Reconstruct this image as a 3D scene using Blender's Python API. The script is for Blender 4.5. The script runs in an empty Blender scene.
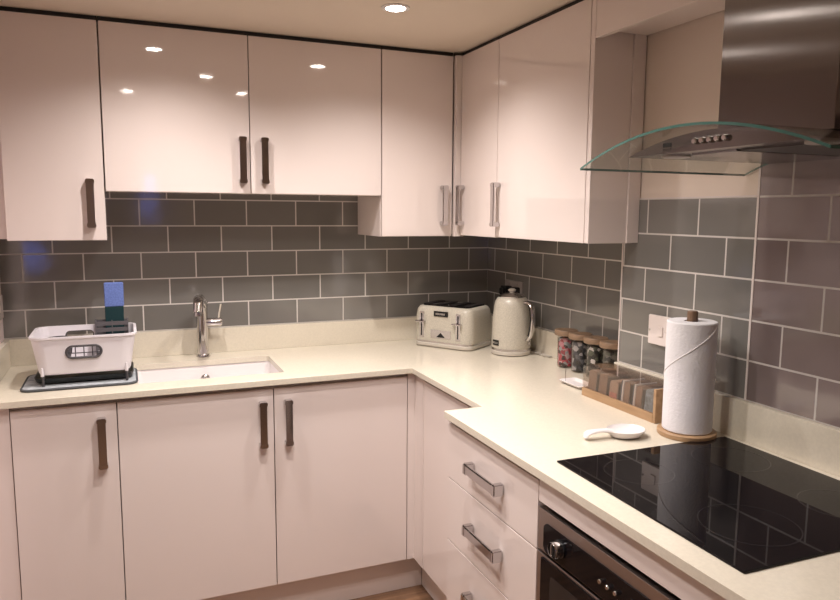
import bpy, bmesh, math, random
from mathutils import Vector, Matrix
random.seed(7)
PI = math.pi
scene = bpy.context.scene
COL = scene.collection

# ------------------------------------------------------------------ materials
def newmat(name):
    m = bpy.data.materials.new(name); m.use_nodes = True
    nt = m.node_tree
    return m, nt, nt.nodes['Principled BSDF']

def setp(b, **k):
    names = {'rough': 'Roughness', 'metal': 'Metallic', 'spec': 'Specular IOR Level', 'coat': 'Coat Weight',
             'coatr': 'Coat Roughness', 'ior': 'IOR', 'aniso': 'Anisotropic', 'trans': 'Transmission Weight'}
    for a, v in k.items():
        b.inputs[names[a]].default_value = v

def plain(name, col, bump=0, bscale=60, var=0, vscale=8, **k):
    m, nt, b = newmat(name)
    b.inputs['Base Color'].default_value = (*col, 1)
    setp(b, **k)
    tc = nt.nodes.new('ShaderNodeTexCoord')
    if var:
        n = nt.nodes.new('ShaderNodeTexNoise'); n.inputs['Scale'].default_value = vscale; n.inputs['Detail'].default_value = 6
        nt.links.new(tc.outputs['Object'], n.inputs['Vector'])
        r = nt.nodes.new('ShaderNodeValToRGB')
        r.color_ramp.elements[0].position = .35; r.color_ramp.elements[1].position = .65
        r.color_ramp.elements[0].color = (*[c*(1-var) for c in col], 1)
        r.color_ramp.elements[1].color = (*[min(1, c*(1+var)) for c in col], 1)
        nt.links.new(n.outputs['Fac'], r.inputs['Fac']); nt.links.new(r.outputs['Color'], b.inputs['Base Color'])
    if bump:
        n = nt.nodes.new('ShaderNodeTexNoise'); n.inputs['Scale'].default_value = bscale; n.inputs['Detail'].default_value = 3
        nt.links.new(tc.outputs['Object'], n.inputs['Vector'])
        bp = nt.nodes.new('ShaderNodeBump'); bp.inputs['Strength'].default_value = bump; bp.inputs['Distance'].default_value = .002
        nt.links.new(n.outputs['Fac'], bp.inputs['Height']); nt.links.new(bp.outputs['Normal'], b.inputs['Normal'])
    return m

def tiles(name, axis, sx, sz, col, grout):
    """running-bond glazed wall tiles; axis = horizontal world axis, sx/sz phase"""
    m, nt, b = newmat(name)
    tc = nt.nodes.new('ShaderNodeTexCoord'); sp = nt.nodes.new('ShaderNodeSeparateXYZ')
    nt.links.new(tc.outputs['Object'], sp.inputs[0])
    ax = nt.nodes.new('ShaderNodeMath'); ax.operation = 'SUBTRACT'; ax.inputs[1].default_value = sx
    nt.links.new(sp.outputs[axis], ax.inputs[0])
    az = nt.nodes.new('ShaderNodeMath'); az.operation = 'SUBTRACT'; az.inputs[1].default_value = sz
    nt.links.new(sp.outputs['Z'], az.inputs[0])
    cb = nt.nodes.new('ShaderNodeCombineXYZ')
    nt.links.new(ax.outputs[0], cb.inputs[0]); nt.links.new(az.outputs[0], cb.inputs[1])
    br = nt.nodes.new('ShaderNodeTexBrick')
    br.offset = .5; br.offset_frequency = 2; br.squash = 1
    br.inputs['Scale'].default_value = 1; br.inputs['Brick Width'].default_value = .203; br.inputs['Row Height'].default_value = .103
    br.inputs['Mortar Size'].default_value = .0026; br.inputs['Mortar Smooth'].default_value = .15; br.inputs['Bias'].default_value = 0
    br.inputs['Color1'].default_value = (*[c*.92 for c in col], 1)
    br.inputs['Color2'].default_value = (*[c*1.08 for c in col], 1)
    br.inputs['Mortar'].default_value = (*grout, 1)
    nt.links.new(cb.outputs[0], br.inputs['Vector'])
    nt.links.new(br.outputs['Color'], b.inputs['Base Color'])
    b.inputs['Specular IOR Level'].default_value = 1.0
    mr = nt.nodes.new('ShaderNodeMapRange'); mr.inputs['To Min'].default_value = .1; mr.inputs['To Max'].default_value = .7
    nt.links.new(br.outputs['Fac'], mr.inputs['Value']); nt.links.new(mr.outputs[0], b.inputs['Roughness'])
    nz = nt.nodes.new('ShaderNodeTexNoise'); nz.inputs['Scale'].default_value = 14; nz.inputs['Detail'].default_value = 1
    nt.links.new(cb.outputs[0], nz.inputs['Vector'])
    inv = nt.nodes.new('ShaderNodeMath'); inv.operation = 'MULTIPLY_ADD'; inv.inputs[1].default_value = -.7
    nt.links.new(br.outputs['Fac'], inv.inputs[0]); nt.links.new(nz.outputs['Fac'], inv.inputs[2])
    bp = nt.nodes.new('ShaderNodeBump'); bp.inputs['Strength'].default_value = .2; bp.inputs['Distance'].default_value = .0016
    nt.links.new(inv.outputs[0], bp.inputs['Height']); nt.links.new(bp.outputs['Normal'], b.inputs['Normal'])
    return m

def wood(name, c0, c1, axis=(1, 14, 14), rough=.45, scale=3):
    m, nt, b = newmat(name)
    tc = nt.nodes.new('ShaderNodeTexCoord'); mp = nt.nodes.new('ShaderNodeMapping'); mp.inputs['Scale'].default_value = axis
    nt.links.new(tc.outputs['Object'], mp.inputs['Vector'])
    n = nt.nodes.new('ShaderNodeTexNoise'); n.inputs['Scale'].default_value = scale; n.inputs['Detail'].default_value = 8
    nt.links.new(mp.outputs[0], n.inputs['Vector'])
    r = nt.nodes.new('ShaderNodeValToRGB'); r.color_ramp.elements[0].position = .3; r.color_ramp.elements[1].position = .7
    r.color_ramp.elements[0].color = (*c0, 1); r.color_ramp.elements[1].color = (*c1, 1)
    nt.links.new(n.outputs['Fac'], r.inputs['Fac']); nt.links.new(r.outputs['Color'], b.inputs['Base Color'])
    b.inputs['Roughness'].default_value = rough
    return m

def clear(name, tint=(1, 1, 1), gloss=1.0, rough=.02, add=0.0):
    """thin clear sheet: transparent with fresnel reflection"""
    m = bpy.data.materials.new(name); m.use_nodes = True; nt = m.node_tree; nt.nodes.clear()
    o = nt.nodes.new('ShaderNodeOutputMaterial'); t = nt.nodes.new('ShaderNodeBsdfTransparent'); g = nt.nodes.new('ShaderNodeBsdfGlossy')
    t.inputs[0].default_value = (*tint, 1); g.inputs['Roughness'].default_value = rough
    f = nt.nodes.new('ShaderNodeFresnel'); f.inputs['IOR'].default_value = 1.5
    k = nt.nodes.new('ShaderNodeMath'); k.operation = 'MULTIPLY_ADD'; k.inputs[1].default_value = gloss; k.inputs[2].default_value = add
    k.use_clamp = True
    nt.links.new(f.outputs[0], k.inputs[0])
    ge = nt.nodes.new('ShaderNodeNewGeometry'); inv = nt.nodes.new('ShaderNodeMath'); inv.operation = 'SUBTRACT'; inv.inputs[0].default_value = 1
    nt.links.new(ge.outputs['Backfacing'], inv.inputs[1])
    kk = nt.nodes.new('ShaderNodeMath'); kk.operation = 'MULTIPLY'
    nt.links.new(k.outputs[0], kk.inputs[0]); nt.links.new(inv.outputs[0], kk.inputs[1]); k = kk
    mx = nt.nodes.new('ShaderNodeMixShader')
    nt.links.new(k.outputs[0], mx.inputs[0]); nt.links.new(t.outputs[0], mx.inputs[1]); nt.links.new(g.outputs[0], mx.inputs[2])
    nt.links.new(mx.outputs[0], o.inputs[0])
    return m

def brushed(name, col, rough, aniso, rot=0.0):
    m, nt, b = newmat(name)
    b.inputs['Base Color'].default_value = (*col, 1); setp(b, metal=1, rough=rough, aniso=aniso)
    b.inputs['Anisotropic Rotation'].default_value = rot
    tg = nt.nodes.new('ShaderNodeTangent'); tg.direction_type = 'RADIAL'; tg.axis = 'Z'
    nt.links.new(tg.outputs[0], b.inputs['Tangent'])
    return m

def emit(name, col, s):
    m = bpy.data.materials.new(name); m.use_nodes = True; nt = m.node_tree; nt.nodes.clear()
    o = nt.nodes.new('ShaderNodeOutputMaterial'); e = nt.nodes.new('ShaderNodeEmission')
    e.inputs[0].default_value = (*col, 1); e.inputs[1].default_value = s
    nt.links.new(e.outputs[0], o.inputs[0]); return m

TILE = (.178, .169, .157); GROUT = (.58, .54, .51)
M = dict(
    gloss=plain('gloss_lacquer', (.785, .69, .65), bump=.012, bscale=70, rough=.045, spec=.9),
    carcass=plain('cabinet_board', (.62, .55, .53), rough=.3),
    stone=plain('cream_quartz', (.69, .63, .52), var=.03, vscale=140, rough=.16),
    paint=plain('beige_wall_paint', (.74, .635, .55), bump=.05, bscale=120, rough=.75),
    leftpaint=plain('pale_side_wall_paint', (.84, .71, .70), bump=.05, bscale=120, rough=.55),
    ceil=plain('ceiling_paint', (.74, .64, .53), bump=.05, bscale=90, rough=.8),
    chrome=plain('polished_chrome', (.62, .60, .60), rough=.1, metal=1),
    handle=plain('satin_chrome', (.62, .60, .605), rough=.09, metal=1),
    black=plain('black_strip', (.012, .010, .010), rough=.6),
    blackgloss=plain('black_glass', (.005, .004, .005), rough=.02, spec=.2),
    knobblack=plain('black_plastic', (.012, .012, .013), rough=.25),
    ring=plain('hob_marking_grey', (.016, .015, .016), rough=.1),
    steel=brushed('brushed_steel', (.24, .225, .225), .17, 1.0, .0),
    hoodsteel=plain('hood_steel', (.22, .205, .20), rough=.2, metal=1),
    darksteel=plain('hood_filter_metal', (.10, .09, .09), rough=.45, metal=.7),
    ovensteel=plain('oven_steel', (.40, .355, .335), rough=.32, metal=1),
    ceramic=plain('white_ceramic', (.82, .77, .76), rough=.12),
    whiteplastic=plain('white_plastic', (.72, .68, .71), rough=.3),
    greyplastic=plain('dark_grey_plastic', (.055, .05, .055), rough=.4),
    caddygrey=plain('caddy_grey_plastic', (.11, .10, .105), rough=.4),
    blackplastic=plain('drip_tray_black', (.012, .014, .014), rough=.4),
    matgrey=plain('grey_microfibre', (.36, .38, .40), bump=.9, bscale=110, var=.25, vscale=60, rough=.95),
    matedge=plain('dark_mat_binding', (.07, .073, .08), rough=.9),
    spongeblue=plain('blue_cloth', (.13, .19, .47), bump=.6, bscale=260, var=.12, vscale=200, rough=.95),
    spongeteal=plain('dark_teal_scourer', (.004, .03, .035), bump=.9, bscale=320, rough=.95),
    cream=plain('speckled_cream_enamel', (.53, .49, .41), bump=.12, bscale=300, var=.12, vscale=260, rough=.28),
    creamtrim=plain('cream_trim', (.55, .50, .43), rough=.3),
    badge=plain('dark_badge', (.02, .02, .02), rough=.2, metal=.5),
    badgeline=plain('badge_silver', (.55, .53, .5), rough=.3, metal=.8),
    tan=plain('tan_paper', (.24, .15, .105), var=.08, vscale=30, rough=.45),
    tanlight=plain('pale_tan_paper', (.33, .22, .16), var=.08, vscale=30, rough=.4),
    packwhite=plain('white_paper_packet', (.62, .60, .62), rough=.4),
    packnavy=plain('navy_paper_packet', (.02, .025, .05), rough=.3),
    packblue=plain('grey_blue_packet', (.22, .27, .33), var=.4, vscale=60, rough=.4),
    packred=plain('orange_red_packet', (.45, .17, .13), var=.3, vscale=60, rough=.4),
    bamboo=wood('bamboo', (.33, .20, .105), (.47, .30, .17), axis=(12, 1.5, 14), scale=5),
    lidwood=wood('jar_lid_wood', (.18, .115, .07), (.29, .185, .115), axis=(10, 2, 10), scale=6),
    postwood=wood('dark_post_wood', (.12, .07, .04), (.22, .13, .08), axis=(20, 20, 2), scale=6),
    floor=wood('brown_floor_boards', (.11, .055, .03), (.27, .15, .085), axis=(1.2, 12, 12), rough=.35, scale=3),
    paper=plain('white_paper_towel', (.76, .74, .77), bump=.7, bscale=160, rough=.95),
    paperedge=plain('towel_sheet_edge', (.86, .82, .83), rough=.95),
    socket=plain('white_socket_plastic', (.74, .66, .63), rough=.25),
    socketgrey=plain('grey_socket_plate', (.33, .29, .27), rough=.3),
    glass=clear('clear_hood_glass', (.86, .87, .84), 1.0),
    glassedge=plain('green_glass_edge', (.05, .13, .11), rough=.08, spec=.8),
    acrylic=clear('clear_acrylic', (.90, .86, .83), 1.4, .04, .05),
    jarglass=clear('jar_glass', (.95, .94, .93), 1.3, .03),
    pane=clear('window_glass', (.97, .98, 1), 1.0),
    lamp=emit('lamp_glow', (1, .90, .80), 34),
    hoodlens=plain('frosted_lens', (.55, .52, .5), rough=.3),
    frame=plain('white_window_frame', (.75, .72, .70), rough=.35),
    fadedred=plain('red_contents', (.42, .06, .07), var=.7, vscale=45, rough=.4),
)
def speckle(name, cols, scale=80):
    m, nt, b = newmat(name)
    tc = nt.nodes.new('ShaderNodeTexCoord'); v = nt.nodes.new('ShaderNodeTexVoronoi'); v.inputs['Scale'].default_value = scale
    nt.links.new(tc.outputs['Object'], v.inputs['Vector'])
    s = nt.nodes.new('ShaderNodeSeparateColor'); nt.links.new(v.outputs['Color'], s.inputs[0])
    r = nt.nodes.new('ShaderNodeValToRGB'); r.color_ramp.interpolation = 'CONSTANT'
    els = r.color_ramp.elements
    while len(els) < len(cols): els.new(.5)
    for i, c in enumerate(cols):
        els[i].position = i/len(cols); els[i].color = (*c, 1)
    nt.links.new(s.outputs[0], r.inputs['Fac']); nt.links.new(r.outputs['Color'], b.inputs['Base Color'])
    b.inputs['Roughness'].default_value = .35
    return m
M['mix_pink'] = speckle('pink_sachets', [(.45, .07, .09), (.55, .42, .42), (.30, .05, .06), (.05, .03, .03), (.50, .22, .25), (.3, .33, .33)])
M['mix_dark'] = speckle('dark_sachets', [(.03, .03, .035), (.12, .12, .13), (.04, .035, .03), (.40, .38, .38), (.06, .06, .07)])
M['mix_bw'] = speckle('black_white_sachets', [(.02, .02, .02), (.60, .57, .55), (.05, .045, .04), (.09, .10, .07), (.02, .02, .02)])
M['mix_dark2'] = speckle('green_dark_sachets', [(.03, .03, .025), (.09, .10, .07), (.02, .02, .02), (.16, .15, .13)])
M['tile_b'] = tiles('grey_tiles_back', 'X', -.0998+.1015, 1.0112, TILE, GROUT)
M['tile_a'] = tiles('grey_tiles_alcove', 'Y', -.069+.1015, 1.0112, TILE, GROUT)
M['tile_p'] = tiles('grey_tiles_right', 'Y', -1.2436+.1015, 1.0112, TILE, GROUT)
M['tile_s'] = tiles('grey_tiles_hob_reflection_tint', 'Y', -1.735, 1.0112, (.195, .152, .147), GROUT)  # pinker base colour carries the pale side wall's reflection

# ------------------------------------------------------------------ mesh helpers
def BM(): return bmesh.new()

def merge(dst, src):
    me = bpy.data.meshes.new('tmp'); src.to_mesh(me); dst.from_mesh(me); bpy.data.meshes.remove(me); src.free()

def box(bm, x0, x1, y0, y1, z0, z1, bev=0, seg=2, mi=0):
    t = BM()
    bmesh.ops.create_cube(t, size=1)
    for v in t.verts:
        v.co = Vector(((x0+x1)/2 + v.co.x*(x1-x0), (y0+y1)/2 + v.co.y*(y1-y0), (z0+z1)/2 + v.co.z*(z1-z0)))
    if bev:
        bmesh.ops.bevel(t, geom=t.edges[:], offset=bev, segments=seg, profile=.5, affect='EDGES')
    for f in t.faces: f.material_index = mi
    merge(bm, t); return bm

def prism(bm, pts, axis, a0, a1, bev=0, seg=2, mi=0):
    """extrude a 2D polygon along axis ('x': pts=(y,z), 'y': pts=(x,z), 'z': pts=(x,y))"""
    t = BM()
    def mk(p, a):
        return (a, p[0], p[1]) if axis == 'x' else (p[0], a, p[1]) if axis == 'y' else (p[0], p[1], a)
    v0 = [t.verts.new(mk(p, a0)) for p in pts]; v1 = [t.verts.new(mk(p, a1)) for p in pts]
    n = len(pts)
    t.faces.new(v0); t.faces.new(v1[::-1])
    for i in range(n):
        t.faces.new((v0[i], v0[(i+1) % n], v1[(i+1) % n], v1[i]))
    bmesh.ops.recalc_face_normals(t, faces=t.faces[:])
    if bev:
        es = [e for e in t.edges if len(e.link_faces) == 2 and e.calc_face_angle(0) > .5]
        bmesh.ops.bevel(t, geom=es, offset=bev, segments=seg, profile=.5, affect='EDGES')
    for f in t.faces: f.material_index = mi
    merge(bm, t); return bm

def lathe(bm, prof, c=(0, 0), n=40, mi=0, cap=True):
    """prof: (r,z) list"""
    t = BM(); rings = []
    for r, z in prof:
        if r < 1e-6:
            rings.append([t.verts.new((c[0], c[1], z))])
        else:
            rings.append([t.verts.new((c[0]+r*math.cos(2*PI*i/n), c[1]+r*math.sin(2*PI*i/n), z)) for i in range(n)])
    for a, b in zip(rings, rings[1:]):
        for i in range(n):
            j = (i+1) % n
            if len(a) == 1 and len(b) == 1: continue
            if len(a) == 1: t.faces.new((a[0], b[j], b[i]))
            elif len(b) == 1: t.faces.new((a[i], a[j], b[0]))
            else: t.faces.new((a[i], a[j], b[j], b[i]))
    if cap:
        for r_ in (rings[0], rings[-1]):
            if len(r_) > 1: t.faces.new(r_)
    bmesh.ops.recalc_face_normals(t, faces=t.faces[:])
    for f in t.faces: f.material_index = mi
    merge(bm, t); return bm

def tube(bm, pts, r, n=12, mi=0, rs=None, flat=None):
    """swept tube through 3D points; rs per-point radius; flat=(a,b) scales the section's two axes"""
    t = BM(); pts = [Vector(p) for p in pts]; rings = []
    up = Vector((0, 0, 1))
    prevx = None
    for i, p in enumerate(pts):
        d = (pts[min(i+1, len(pts)-1)] - pts[max(i-1, 0)]).normalized()
        if prevx is None:
            x = d.cross(up)
            if x.length < .05: x = d.cross(Vector((1, 0, 0)))
        else:
            x = prevx - d*prevx.dot(d)
        x.normalize(); prevx = x; y = d.cross(x)
        rr = rs[i] if rs else r
        fa, fb = flat or (1, 1)
        rings.append([t.verts.new(p + x*(rr*fa*math.cos(2*PI*k/n)) + y*(rr*fb*math.sin(2*PI*k/n))) for k in range(n)])
    for a, b in zip(rings, rings[1:]):
        for k in range(n):
            t.faces.new((a[k], a[(k+1) % n], b[(k+1) % n], b[k]))
    t.faces.new(rings[0]); t.faces.new(rings[-1])
    bmesh.ops.recalc_face_normals(t, faces=t.faces[:])
    for f in t.faces: f.material_index = mi
    merge(bm, t); return bm

def rrect(x0, x1, y0, y1, r, n=6):
    out = []
    for cx, cy, a0 in ((x1-r, y1-r, 0), (x0+r, y1-r, PI/2), (x0+r, y0+r, PI), (x1-r, y0+r, 1.5*PI)):
        for i in range(n+1):
            a = a0 + PI/2*i/n; out.append((cx+r*math.cos(a), cy+r*math.sin(a)))
    return out

def loft(bm, loops, caps=(True, True), mi=0):
    t = BM()
    L = [[t.verts.new(p) for p in lp] for lp in loops]
    n = len(L[0])
    for a, b in zip(L, L[1:]):
        for i in range(n): t.faces.new((a[i], a[(i+1) % n], b[(i+1) % n], b[i]))
    if caps[0]: t.faces.new(L[0])
    if caps[1]: t.faces.new(L[-1])
    bmesh.ops.recalc_face_normals(t, faces=t.faces[:])
    for f in t.faces: f.material_index = mi
    merge(bm, t); return bm

def rl(x0, x1, y0, y1, z, r, n=6): return [(x, y, z) for x, y in rrect(x0, x1, y0, y1, r, n)]

def wloc(o):
    return o.location + (wloc(o.parent) if o.parent else Vector((0, 0, 0)))

def obj(name, bm, mat, parent=None, smooth=True, local=False, **props):
    """link a bmesh as ONE object; verts given in world space unless local"""
    if parent is not None and not local:
        bmesh.ops.translate(bm, verts=bm.verts[:], vec=-wloc(parent))
    me = bpy.data.meshes.new(name); bm.to_mesh(me); bm.free()
    for mm in (mat if isinstance(mat, (list, tuple)) else [mat]): me.materials.append(M[mm])
    if smooth:
        me.polygons.foreach_set('use_smooth', [True]*len(me.polygons))
        me.set_sharp_from_angle(angle=math.radians(38))
    o = bpy.data.objects.new(name, me); COL.objects.link(o)
    if smooth:
        wn = o.modifiers.new('weighted_normals', 'WEIGHTED_NORMAL'); wn.keep_sharp = True; wn.weight = 80
    if parent is not None: o.parent = parent
    for k, v in props.items(): o[k] = v
    return o

def cut(o, bm):
    """boolean difference baked into o's mesh (bm in o's local space)"""
    me = bpy.data.meshes.new('cut'); bm.to_mesh(me); bm.free()
    c = bpy.data.objects.new('cut', me); COL.objects.link(c)
    c.parent = o.parent; 
    o.modifiers.clear()
    md = o.modifiers.new('b', 'BOOLEAN'); md.object = c; md.operation = 'DIFFERENCE'; md.solver = 'EXACT'
    bpy.context.view_layer.update()
    dg = bpy.context.evaluated_depsgraph_get()
    nm = bpy.data.meshes.new_from_object(o.evaluated_get(dg))
    o.modifiers.clear(); old = o.data; nm.name = old.name; o.data = nm
    bpy.data.objects.remove(c); 
    nm.polygons.foreach_set('use_smooth', [True]*len(nm.polygons)); nm.set_sharp_from_angle(angle=math.radians(38))
    wn = o.modifiers.new('weighted_normals', 'WEIGHTED_NORMAL'); wn.keep_sharp = True; wn.weight = 80

def thing(name, label, cat, loc=(0, 0, 0), rz=0, group=None):
    o = bpy.data.objects.new(name, None); COL.objects.link(o)
    o.empty_display_size = .05
    o.location = loc; o.rotation_euler = (0, 0, rz); o['label'] = label; o['category'] = cat
    if group: o['group'] = group
    return o

def tag(o, label, cat, group=None):
    o['label'] = label; o['category'] = cat
    if group: o['group'] = group
    return o

def dup(root, loc, label, rz=None):
    r = root.copy(); COL.objects.link(r); r.location = loc; r['label'] = label
    if rz is not None: r.rotation_euler = (0, 0, rz)
    for ch in list(root.children):
        c = ch.copy(); COL.objects.link(c); c.parent = r
        for g in ch.children:
            d = g.copy(); COL.objects.link(d); d.parent = c
    return r

def struct(name, bm, mat, **k):
    o = obj(name, bm, mat, **k); o['kind'] = 'structure'; return o

# ------------------------------------------------------------------ room shell
CZ = 2.117
XP = -.129            # face of the projecting right wall
LW = -2.0             # short left wall
RY = -4.4; LX = -3.3
struct('floor', box(BM(), LX-.1, .2, RY-.1, .15, -.05, 0), 'floor')
struct('ceiling', box(BM(), LX-.1, .2, RY-.1, .15, CZ, CZ+.05), 'ceil')
wb = struct('wall_back', box(BM(), LW-.1, .15, .004, .12, 0, CZ), 'paint')
obj('tile_panel', box(BM(), LW, 0, 0, .004, 1.011, 1.70), 'tile_b', wb, label='grey running-bond tiles above the worktop')
b = BM(); box(b, .004, .12, -1.134, .004, 0, CZ)
box(b, XP+.004, .12, RY, -1.134, 0, CZ)
wr = struct('wall_right', b, 'paint')
obj('tile_panel', box(BM(), 0, .004, -1.134, 0, 1.011, 1.55), 'tile_a', wr, label='grey tiles in the recess behind the kettle')
obj('tile_panel', box(BM(), XP, XP+.004, -1.64, -1.134, 1.011, 1.526), 'tile_p', wr, label='grey tiles behind the paper towel')
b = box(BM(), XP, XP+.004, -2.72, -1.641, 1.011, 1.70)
obj('tile_panel', b, 'tile_s', wr, label='grey tiles behind the hob and hood, reflected pink tinted into their colour')
b = BM(); box(b, XP-.002, XP+.003, -1.64, -1.134, 1.526, 1.530)
box(b, XP-.0015, XP+.003, -1.6435, -1.6375, 1.011, 1.60)
box(b, XP-.002, XP+.004, -1.138, -1.1335, 1.011, 1.526)
obj('tile_edge_trim', b, 'socket', wr)
struct('wall_left', box(BM(), LW-.1, LW, -.72, .004, 0, CZ), 'leftpaint')
struct('wall_left_return', box(BM(), LX, LW-.1, -.72, -.62, 0, CZ), 'paint')
struct('wall_far_left', box(BM(), LX-.1, LX, RY, -.62, 0, CZ), 'paint')
wr2 = struct('wall_rear', box(BM(), LX-.1, .12, RY-.1, RY, 0, CZ), 'paint')
wins = [(-1.42, -1.28, 1.38, 1.82), (-2.46, -2.28, .92, 1.22)]
for (a, c, z0, z1) in wins:
    cut(wr2, box(BM(), a, c, RY-.2, RY+.1, z0, z1))
for i, (a, c, z0, z1) in enumerate(wins):
    b = BM(); t_ = .025
    box(b, a, a+t_, RY-.07, RY-.02, z0, z1); box(b, c-t_, c, RY-.07, RY-.02, z0, z1)
    box(b, a+t_, c-t_, RY-.07, RY-.02, z0, z0+t_); box(b, a+t_, c-t_, RY-.07, RY-.02, z1-t_, z1)
    w = struct('window_%d' % (i+1), b, 'frame')
    obj('pane', box(BM(), a+t_, c-t_, RY-.048, RY-.042, z0+t_, z1-t_), 'pane', w)
b = BM(); box(b, LX, .0+XP, RY, RY+.015, 0, .1); struct('baseboard_rear', b, 'frame')
struct('baseboard_far_left', box(BM(), LX, LX+.015, RY+.015, -.735, 0, .1), 'frame')

# ------------------------------------------------------------------ handles and cabinets
def handle_bm(p, out, along, length, wd=.028):
    """square bow handle. p centre on the door face, out = outward axis vec, along = long axis vec"""
    p, out, along = Vector(p), Vector(out), Vector(along); side = out.cross(along)
    bm = BM()
    def bx(a0, a1, o0, o1, s):
        t = BM(); bmesh.ops.create_cube(t, size=1)
        for v in t.verts:
            v.co = p + along*((a0+a1)/2+v.co.x*(a1-a0)) + out*((o0+o1)/2+v.co.y*(o1-o0)) + side*(v.co.z*s)
        bmesh.ops.recalc_face_normals(t, faces=t.faces[:])
        bmesh.ops.bevel(t, geom=t.edges[:], offset=.0030, segments=2, affect='EDGES')
        merge(bm, t)
    h = length/2
    bx(-h, -h+.017, 0, .031, wd); bx(h-.017, h, 0, .031, wd)
    bx(-h+.010, h-.010, .020, .0300, wd-.004)
    return bm

OUT_B, OUT_R, UPV = (0, -1, 0), (-1, 0, 0), (0, 0, 1)
G = .0015
def door_b(root, x0, x1, z0, z1, yf, hx=None, hz=None, hl=.165, name='door'):
    d = obj(name, box(BM(), x0+G, x1-G, yf, yf+.018, z0+G, z1-G, .0015), 'gloss', root)
    if hx is not None:
        obj('handle', handle_bm((hx, yf, hz), OUT_B, UPV, hl), 'handle', d, label='square chrome bow handle')
    return d
def door_r(root, y0, y1, z0, z1, xf, hy=None, hz=None, hl=.165, name='door', along=UPV):
    d = obj(name, box(BM(), xf, xf+.018, y0+G, y1-G, z0+G, z1-G, .0015), 'gloss', root)
    if hy is not None:
        obj('handle', handle_bm((xf, hy, hz), OUT_R, along, hl, .028 if along == UPV else .032), 'handle', d, label='square chrome bow handle')
    return d

WY = -.31; WT = 2.102; WB = 1.386; BB = 1.545
def wall_carcass(root, x0, x1, z0): 
    obj('carcass', box(BM(), x0+.0005, x1-.0005, WY+.020, -.001, z0, WT-.002), 'gloss', root)
    obj('gap_shade_strip', box(BM(), x0+.0005, x1-.0005, WY+.012, -.01, WT-.002, CZ-.0005), 'black', root, label='black strip painted as the shade in the gap under the ceiling')  # black strip stands in for shade in the ceiling gap
t = thing('wall_cabinet', 'low-hanging gloss wall cabinet with one door at far left, above the dish rack', 'cabinet', (-1.75, -.15, WB), group=None)
wall_carcass(t, -1.930, -1.632, WB-.006)
door_b(t, -1.930, -1.632, WB-.006, WT, WY, -1.676, 1.505, .162)
obj('filler_panel', box(BM(), LW+.001, -1.9315, WY+.035, -.01, WB, CZ-.002), 'gloss', t, label='recessed filler strip against the left wall')
t = thing('wall_cabinet', 'short double-door gloss wall cabinet above the sink and tap', 'cabinet', (-1.14, -.15, BB))
wall_carcass(t, -1.6305, -.6425, BB)
door_b(t, -1.630, -1.145, BB, WT, WY, -1.174, 1.664, .165)
door_b(t, -1.145, -.642, BB, WT, WY, -1.096, 1.664, .165)
t = thing('wall_cabinet', 'narrow low-hanging gloss wall cabinet above the toaster', 'cabinet', (-.48, -.15, WB))
wall_carcass(t, -.6415, -.333, WB)
door_b(t, -.641, -.336, WB, WT, WY, -.378, 1.511, .160)
WX = -.31
t = thing('wall_cabinet', 'gloss wall cabinet with two doors on the right wall, above kettle and jars', 'cabinet', (-.15, -.7, WB))
b = BM(); box(b, WX+.020, -.002, -1.130, -.002, WB+.006, WT-.002); box(b, WX+.020, XP-.002, -1.178, -1.130, WB+.006, WT-.002)
obj('carcass', b, 'gloss', t)
b = BM(); box(b, WX+.012, -.01, -1.13, -.31, WT-.002, CZ-.0005)
box(b, WX+.012, XP-.01, -1.20, -1.13, WT-.002, CZ-.0005)
obj('gap_shade_strip', b, 'black', t, label='black strip painted as the shade in the gap under the ceiling')
obj('corner_post', box(BM(), -.3325, WX+.018, -.330, WY+.002, WB, WT, .001), 'gloss', t)
door_r(t, -.634, -.3315, WB+.004, WT, WX, -.360, 1.512, .16)
door_r(t, -1.178, -.634, WB+.006, WT, WX, -.652, 1.512, .16)
obj('end_panel', box(BM(), WX, XP-.045, -1.200, -1.180, WB+.008, WT, .0015), 'gloss', t)
obj('filler_panel', box(BM(), XP-.044, XP-.0005, -1.2055, -1.182, WB+.008, WT, .002), 'gloss', t, label='narrow filler strip between end panel and wall')

t = thing('bridging_panel', 'gloss bridging panel running from the end cabinet over to the hood chimney', 'panel', (-.22, -1.48, 1.98))
obj('fascia', box(BM(), WX, WX+.018, -1.764, -1.2015, 1.981, WT, .0015), 'gloss', t)
obj('soffit_board', box(BM(), WX+.0185, XP-.001, -1.764, -1.2065, 2.004, 2.022), 'gloss', t)
obj('gap_shade_strip', box(BM(), WX+.012, XP-.01, -1.764, -1.2015, WT, CZ-.0005), 'black', t)  # gap shade above the fascia, painted black likewise

# base units -----------------------------------------------------------------
BY = -.545; Z0, Z1 = .150, .874; BXA = -.592; BXD = -.722; CT = .8885
def tray(bm, x0, x1, y0, y1, z0, z1, open_side):
    """open cabinet box built of 16 mm boards, open at top front"""
    w = .016
    box(bm, x0, x1, y0, y1, z0, z0+w)
    if open_side == 'y':
        box(bm, x0, x0+w, y0, y1, z0+w, z1); box(bm, x1-w, x1, y0, y1, z0+w, z1); box(bm, x0+w, x1-w, y1-w, y1, z0+w, z1)
    else:
        box(bm, x0, x1, y0, y0+w, z0+w, z1); box(bm, x0, x1, y1-w, y1, z0+w, z1); box(bm, x1-w, x1, y0+w, y1-w, z0+w, z1)
    return bm
t = thing('base_cabinet', 'narrow gloss base cabinet with one door at far left, below the dish rack', 'cabinet', (-1.77, -.3, Z0))
b = tray(BM(), -1.921, -1.6225, BY+.020, -.03, Z0, CT, 'y'); box(b, -1.905, -1.639, BY+.020, BY+.05, .84, CT)
obj('carcass', b, 'carcass', t)
door_b(t, -1.921, -1.622, Z0, Z1, BY, -1.668, .749, .165)
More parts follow.
